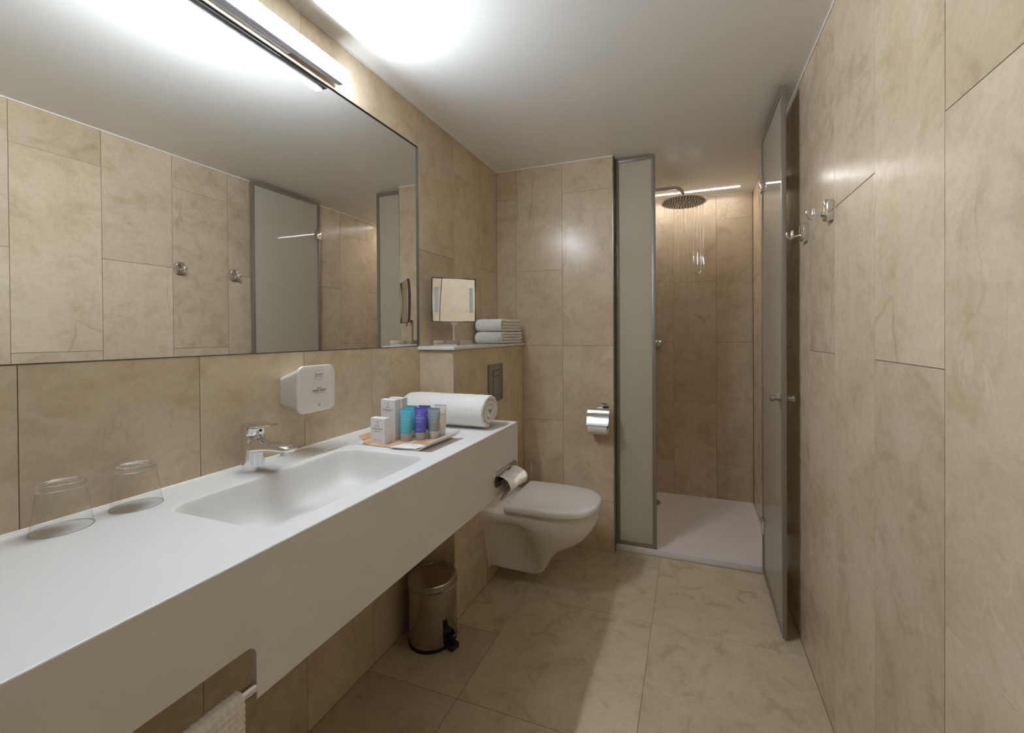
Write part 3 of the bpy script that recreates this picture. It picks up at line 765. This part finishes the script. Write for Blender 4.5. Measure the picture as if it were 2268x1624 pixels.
# ------------------------------------------------------------------ pedal bin
BXc, BYc, BR = -1.028, 1.509, .0985
bn = thing('pedal_bin', 'small round stainless steel pedal bin under the counter end', 'bin', (BXc, BYc, 0))
bm = bmesh.new(); lathe(bm, [(BR-.001, .012), (BR, .014), (BR, .232)], BXc, BYc, 72); part('body', bm, STEEL, bn)
bm = bmesh.new(); lathe(bm, [(BR-.004, .0005), (BR+.001, .001), (BR+.002, .011), (BR+.0005, .014)], BXc, BYc, 64); part('base_ring', bm, BLACK, bn)
bm = bmesh.new(); lathe(bm, [(BR+.0005, .232), (BR+.004, .233), (BR+.0045, .236), (BR+.002, .2375), (BR+.0005, .239)], BXc, BYc, 72, cap0=False, cap1=False); part('collar', bm, STEEL, bn)
bm = bmesh.new(); lathe(bm, [(BR, .2395), (BR+.0015, .241), (BR+.0015, .262), (BR-.001, .2655), (BR-.006, .2665), (BR-.010, .264), (BR-.03, .2660), (.03, .2690), (.0001, .2695)], BXc, BYc, 72); part('lid', bm, STEEL, bn)
pdir = Vector((.96, -.27, 0)).normalized(); ps = Vector((-pdir.y, pdir.x, 0))
pc = Vector((BXc, BYc, 0))+pdir*BR
def bxo(bm, c, hu, hv, hz):
    vs = [bm.verts.new(c+pdir*a*hu+ps*b*hv+Vector((0,0,1))*d*hz) for a in (-1,1) for b in (-1,1) for d in (-1,1)]
    for f_ in ((0,1,3,2), (4,6,7,5), (0,4,5,1), (2,3,7,6), (0,2,6,4), (1,5,7,3)): bm.faces.new([vs[i] for i in f_])
bm = bmesh.new(); bxo(bm, pc+Vector((0,0,.035)), .012, .020, .033); bmesh.ops.bevel(bm, geom=bm.edges[:], offset=.004, segments=2, affect='EDGES'); part('pedal_housing', bm, BLACK, bn)
bm = bmesh.new(); 
pr = [(.004, .046, .018), (.020, .050, .020), (.034, .058, .022), (.042, .066, .022)]
loft(bm, [[pc+pdir*a+ps*(-w_)+Vector((0,0,z)), pc+pdir*a+ps*w_+Vector((0,0,z)), pc+pdir*a+ps*w_+Vector((0,0,z+.006)), pc+pdir*a-ps*w_+Vector((0,0,z+.006))] for a, z, w_ in pr])
bxo(bm, pc+pdir*.020+Vector((0,0,.014)), .016, .019, .010)
part('pedal', bm, BLACK, bn)
bm = bmesh.new(); bxo(bm, pc+pdir*.043+Vector((0,0,.0715)), .0012, .020, .0022); part('pedal_strip', bm, CHROMED, bn)

# ------------------------------------------------------------------ waffle towel on the rail
wt = thing('hand_towel', 'white waffle-weave hand towel draped over the rail in the apron', 'towel', (CX, .26, .40))
def waffle_sheet(y0, y1, prof):
    bm = bmesh.new(); pts = []
    P2 = [Vector(p) for p in prof]
    for a, b in zip(P2, P2[1:]):
        n = max(1, int((b-a).length/.0024))
        for k in range(n): pts.append(a.lerp(b, k/n))
    pts.append(P2[-1]); ny = int((y1-y0)/.0026)
    rows = []; s_ = 0
    for i, p in enumerate(pts):
        t = (pts[min(i+1, len(pts)-1)]-pts[max(i-1, 0)]).normalized(); nn = Vector((-t.y, t.x))
        if i: s_ += (pts[i]-pts[i-1]).length
        row = []
        for j in range(ny+1):
            y = y0+(y1-y0)*j/ny
            wv = .0019*(math.cos(2*PI*y/.0105)*.5+math.cos(2*PI*s_/.0105)*.5)+.003*noise.noise(Vector((y*9, s_*7, 1)))
            ye = y+.002*noise.noise(Vector((s_*22, 4, 4)))*(j > ny*.9)
            row.append(bm.verts.new((p.x+nn.x*wv, ye, p.y+nn.y*wv)))
        rows.append(row)
    for a, b in zip(rows, rows[1:]):
        for j in range(ny): bm.faces.new((a[j], a[j+1], b[j+1], b[j]))
    return bm
bx_, bz_ = CX-.006, .697; R_ = .0150
arc_ = [(bx_-R_*math.cos(PI*k/14), bz_+R_*math.sin(PI*k/14)) for k in range(15)]
prof = [(bx_-R_-.004, .36), (bx_-R_, .60)]+arc_+[(bx_+R_+.003, .60), (bx_+R_+.010, .34)]
bm = waffle_sheet(.06, .462, prof); bmesh.ops.solidify(bm, geom=bm.faces[:], thickness=-.0022)
part('towel_cloth', bm, WAFFLE, wt, ang=180)

# ------------------------------------------------------------------ tray with toiletries
TRA = math.radians(-2)
tray = thing('serving_tray', 'wooden tray with upturned ends holding the toiletries', 'tray', (-.883, 1.178, CT), TRA)
L2 = .135
prof = []
for k in range(41):
    x = -L2+2*L2*k/40; e_ = max(0, abs(x)-.088)/(L2-.088)
    prof.append((x, .0020+.0265*e_**2.1))
D = .180
up_, lo_ = [], []
for i, p in enumerate(prof):
    a = Vector(prof[max(i-1, 0)]); b = Vector(prof[min(i+1, len(prof)-1)]); t = (b-a).normalized(); nn = Vector((-t.y, t.x))
    up_.append((p[0]+nn.x*.0026, p[1]+nn.y*.0026)); lo_.append((p[0]-nn.x*.0008, max(.0006, p[1]-nn.y*.0008)))
def sheet(pa, pb, y0, y1):
    b = bmesh.new(); loop = pa+pb[::-1]
    loft(b, [[(x, y, z) for x, z in loop] for y in (y0, y1)]); return b
mid_ = [((a[0]*.8+b[0]*.2), (a[1]*.8+b[1]*.2)) for a, b in zip(up_, lo_)]
part('tray_top', sheet(up_, mid_, -D/2, D/2), WOOD, tray, world=False, ang=50, label='light brown wood-grained inner face')
part('tray_shell', sheet(mid_, lo_, -D/2+.0002, D/2-.0002), TRAYWHITE, tray, world=False, ang=50, label='cream outer face')
TZ = CT+.0050
def logo(bm, cx, cz, s, f):
    for a0 in (90, 222, 318):
        a = math.radians(a0); ex, ez = cx+s*math.cos(a)*.9, cz+s*math.sin(a)
        strip(bm, [(cx+s*.12*math.cos(a), cz+s*.12*math.sin(a)), (ex, ez)], s*.10, f)
        for da in (-38, 5, 40):
            b = a+math.radians(da-30)
            strip(bm, [(ex-.1*s*math.cos(a), ez-.1*s*math.sin(a)), (ex+.42*s*math.cos(b), ez+.42*s*math.sin(b))], s*.16, f)
    strip(bm, [(cx+s*.75*math.cos(math.radians(222)), cz+s*.75*math.sin(math.radians(222))), (cx+s*.75*math.cos(math.radians(318)), cz+s*.75*math.sin(math.radians(318)))], s*.05, f)
def carton(name, label, loc, rz, w_, d_, h_, lines):
    t = thing(name, label, 'box', loc, rz, 'toiletry cartons on the tray')
    bm = box(bmesh.new(), 0, w_, 0, d_, 0, h_-.002, bev=.0006)
    part('carton', bm, CARD, t, world=False, smooth=False)
    bm = bmesh.new()      # slightly domed tuck flap
    loft(bm, [[(x, .0003+(d_-.0006)*k/6, h_-.0022+.0014*math.sin(PI*k/6)) for k in range(7)]+[(x, d_-.0003, h_-.0026), (x, .0003, h_-.0026)] for x in (.0004, w_-.0004)])
    part('tuck_flap', bm, CARD, t, world=False, smooth=False)
    bm = bmesh.new(); f = lambda a, b: (w_/2+a, -.0004, b)
    logo(bm, 0, h_-.0215, .0075, f); part('logo', bm, INK, t, world=False, smooth=False)
    for s_, z, sz, bo, sp_ in [('AROMATHERAPY', h_-.0375, .0058, .00008, 1.05), ('ASSOCIATES', h_-.0425, .0036, 0, 1.1)]+[(a, b, c, 0, 1.35) for a, b, c in lines]:
        bm = bmesh.new(); text_geo(bm, s_, sz, f(0, z), (1,0,0), (0,0,1), bold=bo, spacing=sp_); part('lettering', bm, INK, t, world=False, smooth=False)
    return t
carton('soap_carton', 'short white carton at the near left corner of the tray', (-.990, 1.111, TZ), math.radians(-6), .062, .026, .083, [('PROTECT', .036, .0052), ('SHOWER CAP', .009, .0038)])
carton('lotion_carton', 'tall white carton standing just behind the short one', (-.995, 1.166, TZ), math.radians(-7), .064, .026, .135, [('BALANCE', .06, .005)])
carton('lotion_carton', 'tall white carton furthest back, next to the rolled towel', (-1.0135, 1.2295, TZ), math.radians(-7), .062, .026, .131, [('BALANCE', .06, .005)])
def tubeo(label, x, y, rz, col, ink, h_=.106, name1='BALANCE', name2='SHAMPOO', wtop=.0235):
    t = thing('cosmetic_tube', label, 'tube', (x, y, TZ), rz, 'cosmetic tubes on the tray')
    hc = .024; n = 36
    def sec(z):
        u = (z-hc)/(h_-hc); u = max(0, min(1, u))
        a = .0188+(wtop-.0188)*u; b = .0165*(1-u**1.6)+.0009; return a, b
    bm = bmesh.new(); rings = []
    for z in [hc, hc+.002, hc+.01, hc+.02, hc+.035, hc+.05, hc+.062, hc+.070, h_-.008, h_-.0075, h_]:
        a, b = sec(min(z, h_-.0078))
        if z >= h_-.0078: b = .0009
        rings.append([(a*math.cos(2*PI*k/n), b*math.sin(2*PI*k/n), z) for k in range(n)])
    loft(bm, rings); part('tube_body', bm, col, t, world=False, ang=60)
    bm = bmesh.new(); lathe(bm, [(.0165, .0003), (.0172, .001), (.0182, hc-.0008), (.0175, hc)], 0, 0, n)
    part('cap', bm, CAPM, t, world=False)
    bm = bmesh.new()
    def surf(a_, z):
        a, b = sec(z); q = max(0, 1-(a_/a)**2); return (a_, -(b*math.sqrt(q)+.0003), z)
    logo(bm, 0, h_-.0215, .0058, surf); part('logo', bm, ink, t, world=False, smooth=False)
    for s_, z, sz, bo in (('AROMATHERAPY', h_-.0345, .0044, .0001), ('ASSOCIATES', h_-.0385, .0030, .00005), (name1, h_-.047, .0046, .0001), (name2, hc+.010, .0036, .00006)):
        bm = bmesh.new(); text_geo(bm, s_, sz, (0,0,0), (1,0,0), (0,0,1), bold=bo, spacing=1.15, surf=lambda x_, y_, z=z: surf(x_, y_+z))
        part('lettering', bm, ink, t, world=False, smooth=False)
tubeo('front teal tube, left of the front row beside the white cartons', -.897, 1.172, math.radians(4), TEAL, mat('pale teal print', (.35,.62,.68), .6), name1='REVIVE', name2='SHOWER')
tubeo('teal tube standing in the back row behind the front teal one', -.912, 1.222, math.radians(4), TEAL, WINK, h_=.107)
tubeo('front purple tube, middle of the front row', -.862, 1.201, math.radians(5), PURP, WINK, name2='CAMPUS')
tubeo('purple tube standing in the back row behind the front purple one', -.877, 1.247, math.radians(5), PURP, WINK, h_=.105)
tubeo('grey green tube at the right end of the front row', -.8295, 1.232, math.radians(6), GREY, mat('pale grey print', (.5,.55,.56), .6), h_=.102, name2='CONDITIONER')
tubeo('off-white tube at the back right corner of the tray', -.832, 1.276, math.radians(7), CREAM, INK, h_=.106, name1='PROTECT', name2='LOTION')
# sachet lying at the front edge
sa = thing('sachet', 'flat crinkled white sachet lying at the near edge of the tray', 'sachet', (-.835, 1.103, TZ), math.radians(6))
bm = bmesh.new(); nx, ny = 22, 12; gt, gb = [], []
for j in range(ny+1):
    ra, rb = [], []
    for i in range(nx+1):
        x = (i/nx-.5)*.092; y = (j/ny-.5)*.046
        e_ = (1-(2*i/nx-1)**4)*(1-(2*j/ny-1)**4)
        wv = .0016*noise.noise(Vector((x*70, y*70, 2)))
        x2 = x+y*.35
        ra.append(bm.verts.new((x2, y, .0022+.0055*e_+wv*(.4+e_)))); rb.append(bm.verts.new((x2, y, .0008+.0010*(1-e_))))
    gt.append(ra); gb.append(rb)
for g_, fl in ((gt, 0), (gb, 1)):
    for j in range(ny):
        for i in range(nx):
            q = (g_[j][i], g_[j][i+1], g_[j+1][i+1], g_[j+1][i]); bm.faces.new(q if not fl else q[::-1])
for i in range(nx): bm.faces.new((gb[0][i], gb[0][i+1], gt[0][i+1], gt[0][i])); bm.faces.new((gt[ny][i], gt[ny][i+1], gb[ny][i+1], gb[ny][i]))
for j in range(ny): bm.faces.new((gt[j][0], gt[j+1][0], gb[j+1][0], gb[j][0])); bm.faces.new((gb[j][nx], gb[j+1][nx], gt[j+1][nx], gt[j][nx]))
part('film', bm, SACHET, sa, world=False, ang=25)

# ------------------------------------------------------------------ shower tray, screen, door
sy0, PZ = 2.475, .030
st = thing('shower_tray', 'flat white shower tray filling the shower floor', 'shower tray', (-.36, 2.94, 0))
bm = bmesh.new()
def rect(x0, x1, y0, y1, z): return [(x0, y0, z), (x1, y0, z), (x1, y1, z), (x0, y1, z)]
xl = LX+.001; xr_ = XR-.001; yb_ = SY-.001
# L-shaped edge is hidden behind the partition: tray body runs behind it
loft(bm, [rect(xl, xr_, BY+.0715, yb_, .0002), rect(xl, xr_, BY+.0715, yb_, PZ+.004), rect(xl+.003, xr_-.003, BY+.0745, yb_-.003, PZ+.006),
          rect(xl+.022, xr_-.022, BY+.093, yb_-.022, PZ+.005), rect(xl+.030, xr_-.030, BY+.101, yb_-.030, PZ-.002), rect(xl+.25, xr_-.25, BY+.4, yb_-.25, PZ-.008)])
part('pan', bm, bumpy(mat('white slate-textured tray', (.76,.71,.69), .5, spec=.35), 26, .35, .004, 5), st, ang=25)
part('front_lip', B(-.4185, xr_, sy0, BY+.073, .0002, PZ+.0055, bev=.002), SOLID, st)
bm = bmesh.new(); lathe(bm, [(.056, PZ-.006), (.057, PZ-.002), (.052, PZ+.003), (.03, PZ+.0055), (.0001, PZ+.006)], -.272, 3.20, 40)
part('drain_cover', bm, CHROMED, st)

def framed_pane(root, axis, c0, c1, a0, a1, z0, z1, fw_=.020, glass_t=.006):
    """axis 'X': pane spans x a0..a1, thickness y c0..c1 ; 'Y': spans y, thickness x"""
    def bb(a, b, z_0, z_1, t0=c0, t1=c1, **k):
        return B(a, b, t0, t1, z_0, z_1, **k) if axis == 'X' else B(t0, t1, a, b, z_0, z_1, **k)
    part('frame_stile', bb(a0, a0+fw_, z0, z1, bev=.001), ALU, root); part('frame_stile', bb(a1-fw_, a1, z0, z1, bev=.001), ALU, root)
    part('frame_rail', bb(a0+fw_, a1-fw_, z1-fw_, z1, bev=.001), ALU, root); part('frame_rail', bb(a0+fw_, a1-fw_, z0, z0+fw_, bev=.001), ALU, root)
    cm_ = (c0+c1)/2
    part('glass_pane', bb(a0+fw_-.003, a1-fw_+.003, z0+fw_-.003, z1-fw_+.003, t0=cm_-glass_t/2, t1=cm_+glass_t/2), FROST, root, smooth=False)
sp = thing('shower_screen', 'narrow fixed frosted glass panel in a metal frame beside the shower opening', 'shower screen', (-.305, 2.49, PZ+.006))
framed_pane(sp, 'X', 2.480, 2.502, -.4175, -.189, PZ+.007, 2.292)
dr = thing('shower_door', 'tall frosted glass shower door in a metal frame, swung open against the right wall', 'door', (.362, 2.49, .012))
framed_pane(dr, 'Y', .352, .368, 1.955, 2.488, .014, 2.280, fw_=.020)
for zc in (2.043, .256):
    hb = part('hinge', B(.344, .376, 2.448, 2.494, zc-.037, zc+.037, bev=.003), CHROME, dr)
    part('hinge_arm', B(.366, XR-.001, 2.470, 2.500, zc-.030, zc+.030, bev=.003), CHROME, hb)
for s in (-1, 1):
    bm = bmesh.new(); x_ = .352 if s < 0 else .368
    lathe(bm, [(.016, x_+s*.001), (.016, x_+s*.006), (.011, x_+s*.012), (.012, x_+s*.020), (.0165, x_+s*.028), (.0165, x_+s*.034), (.014, x_+s*.037)], 1.995, .998, 32, 'X')
    part('knob', bm, CHROMED, dr)

# ------------------------------------------------------------------ rain shower
HXc, HYc, HZc = -.043, 2.93, 2.131
rs = thing('rain_shower_head', 'large round chrome rain shower head on a curved wall arm', 'shower head', (HXc, HYc, HZc))
bm = bmesh.new(); lathe(bm, [(.142, HZc), (.143, HZc+.002), (.142, HZc+.004), (.06, HZc+.0065), (.024, HZc+.010), (.020, HZc+.020), (.013, HZc+.026), (.0001, HZc+.027)], HXc, HYc, 72)
part('disc', bm, CHROMED, rs)
bm = bmesh.new()
for i, (r, n) in enumerate(((.018, 6), (.034, 12), (.050, 18), (.066, 24), (.082, 28), (.098, 34), (.114, 40), (.126, 44))):
    for k in range(n):
        a = 2*PI*k/n+i*.3; x = HXc+r*math.cos(a); y = HYc+r*math.sin(a)
        lathe(bm, [(.0034, HZc-.0003), (.0024, HZc-.003)], x, y, 6)
part('nozzles', bm, BLACK, rs, kind='stuff', label='ring pattern of small black rubber nozzles')
bm = bmesh.new(); pts = [(LX+.001, HYc, 2.236), (-.30, HYc, 2.236), (-.105, HYc, 2.236)]
for k in range(1, 9): a = PI/2*k/8; pts.append((-.105+.062*math.sin(a), HYc, 2.236-.062+.062*math.cos(a)))
pts.append((HXc, HYc, HZc+.022)); tube(bm, pts, .0115, 20); part('arm', bm, CHROME, rs)
bm = bmesh.new(); lathe(bm, [(.032, LX+.0005), (.032, LX+.006), (.014, LX+.010)], HYc, 2.236, 32, 'X'); part('wall_flange', bm, CHROME, rs)
bm = bmesh.new()
rnd_ = random.Random(8)
for i, (r, n) in enumerate(((.02, 4), (.05, 9), (.082, 16), (.105, 20), (.122, 24))):
    for k in range(n):
        a = 2*PI*k/n+i*.4+rnd_.uniform(-.05, .05); x = HXc+r*math.cos(a); y = HYc+r*math.sin(a)
        z = HZc-.004; dx, dy = rnd_.uniform(-.004, .004), rnd_.uniform(-.004, .004)
        ze = rnd_.uniform(1.45, 1.75)
        pts = []; rr3 = []
        for q in range(13):
            t = q/12; pts.append((x+dx*t, y+dy*t, z+(ze-z)*t)); rr3.append(max(.0001, .0010*(1-.45*t)*(1+.35*math.sin(q*2.1+k)))*(1 if q < 12 else .2))
        tube(bm, pts, rr3, 6)
        zz = ze
        while zz > .06:     # the stream breaks into elongated drops
            zz -= rnd_.uniform(.03, .09); l_ = rnd_.uniform(.006, .02)
            if zz < .06: break
            tube(bm, [(x+dx, y+dy, zz), (x+dx, y+dy, zz-l_*.4), (x+dx, y+dy, zz-l_)], [.0002, .0009, .0003], 5)
single('shower_water', bm, WATER, 'fine streams of water falling from the rain shower head', 'water', (HXc, HYc, 1.2), kind='stuff')
# thermostatic mixer with hand-shower hose, mostly hidden by the fixed panel
mx = thing('shower_mixer', 'chrome bar mixer tap with hose on the rear shower wall', 'shower mixer', (-.33, SY-.05, 1.199))
bm = bmesh.new(); lathe(bm, [(.019, -.43), (.021, -.428), (.021, -.372), (.018, -.370), (.018, -.258), (.021, -.256), (.021, -.214), (.019, -.212)], SY-.065, 1.199, 28, 'X'); part('bar_body', bm, CHROME, mx)
bm = bmesh.new(); box(bm, -.245, -.228, SY-.09, SY-.065, 1.172, 1.222, bev=.003); part('lever', bm, CHROME, mx)
for x in (-.39, -.26):
    bm = bmesh.new(); lathe(bm, [(.030, SY-.0005), (.030, SY-.006), (.012, SY-.012), (.012, SY-.066)], x, 1.199, 28, 'Y'); part('wall_connector', bm, CHROME, mx)
bm = bmesh.new(); pts = []
for k in range(25):
    t = k/24; a = PI*t; pts.append((-.30+.058*math.sin(a)*1.0, SY-.07, 1.18-.52*t)); 
tube(bm, pts, .0065, 10); part('hose', bm, CHROMED, mx)

# ------------------------------------------------------------------ robe hooks
def hook(y, z, label):
    t = thing('robe_hook', label, 'hook', (XR, y, z), 0, 'robe hooks on the right wall')
    bm = bmesh.new()
    loft(bm, [[(-d, a, b) for a, b in rrect(w_, h_, r, 7)] for d, w_, h_, r in ((.0003, .050, .069, .018), (.018, .050, .069, .018), (.0225, .043, .062, .016), (.0235, .038, .057, .014))])
    part('wall_plate', bm, CHROME, t, world=False)
    bm = bmesh.new(); tube(bm, [(-.018, 0, -.012), (-.052, 0, -.012)], .0042, 14); lathe(bm, [(.0001, -.033), (.006, -.032), (.0085, -.0265), (.006, -.021), (.0001, -.020)], 0, -.012, 20, 'X')
    part('stem', bm, CHROME, t, world=False)
    bm = bmesh.new(); tube(bm, [(-.049, 0, -.014), (-.056, 0, -.021), (-.065, 0, -.018), (-.070, 0, -.006), (-.070, 0, .004)], [.0045, .005, .005, .0048, .0035], 14)
    tube(bm, [(-.052, 0, -.014), (-.052, .0, -.002), (-.050, 0, .010)], [.0045, .005, .0035], 14)
    part('prong', bm, CHROME, t, world=False)
hook(1.578, 1.662, 'chrome robe hook nearer the camera on the right wall')
hook(1.880, 1.660, 'chrome robe hook closer to the shower door on the right wall')
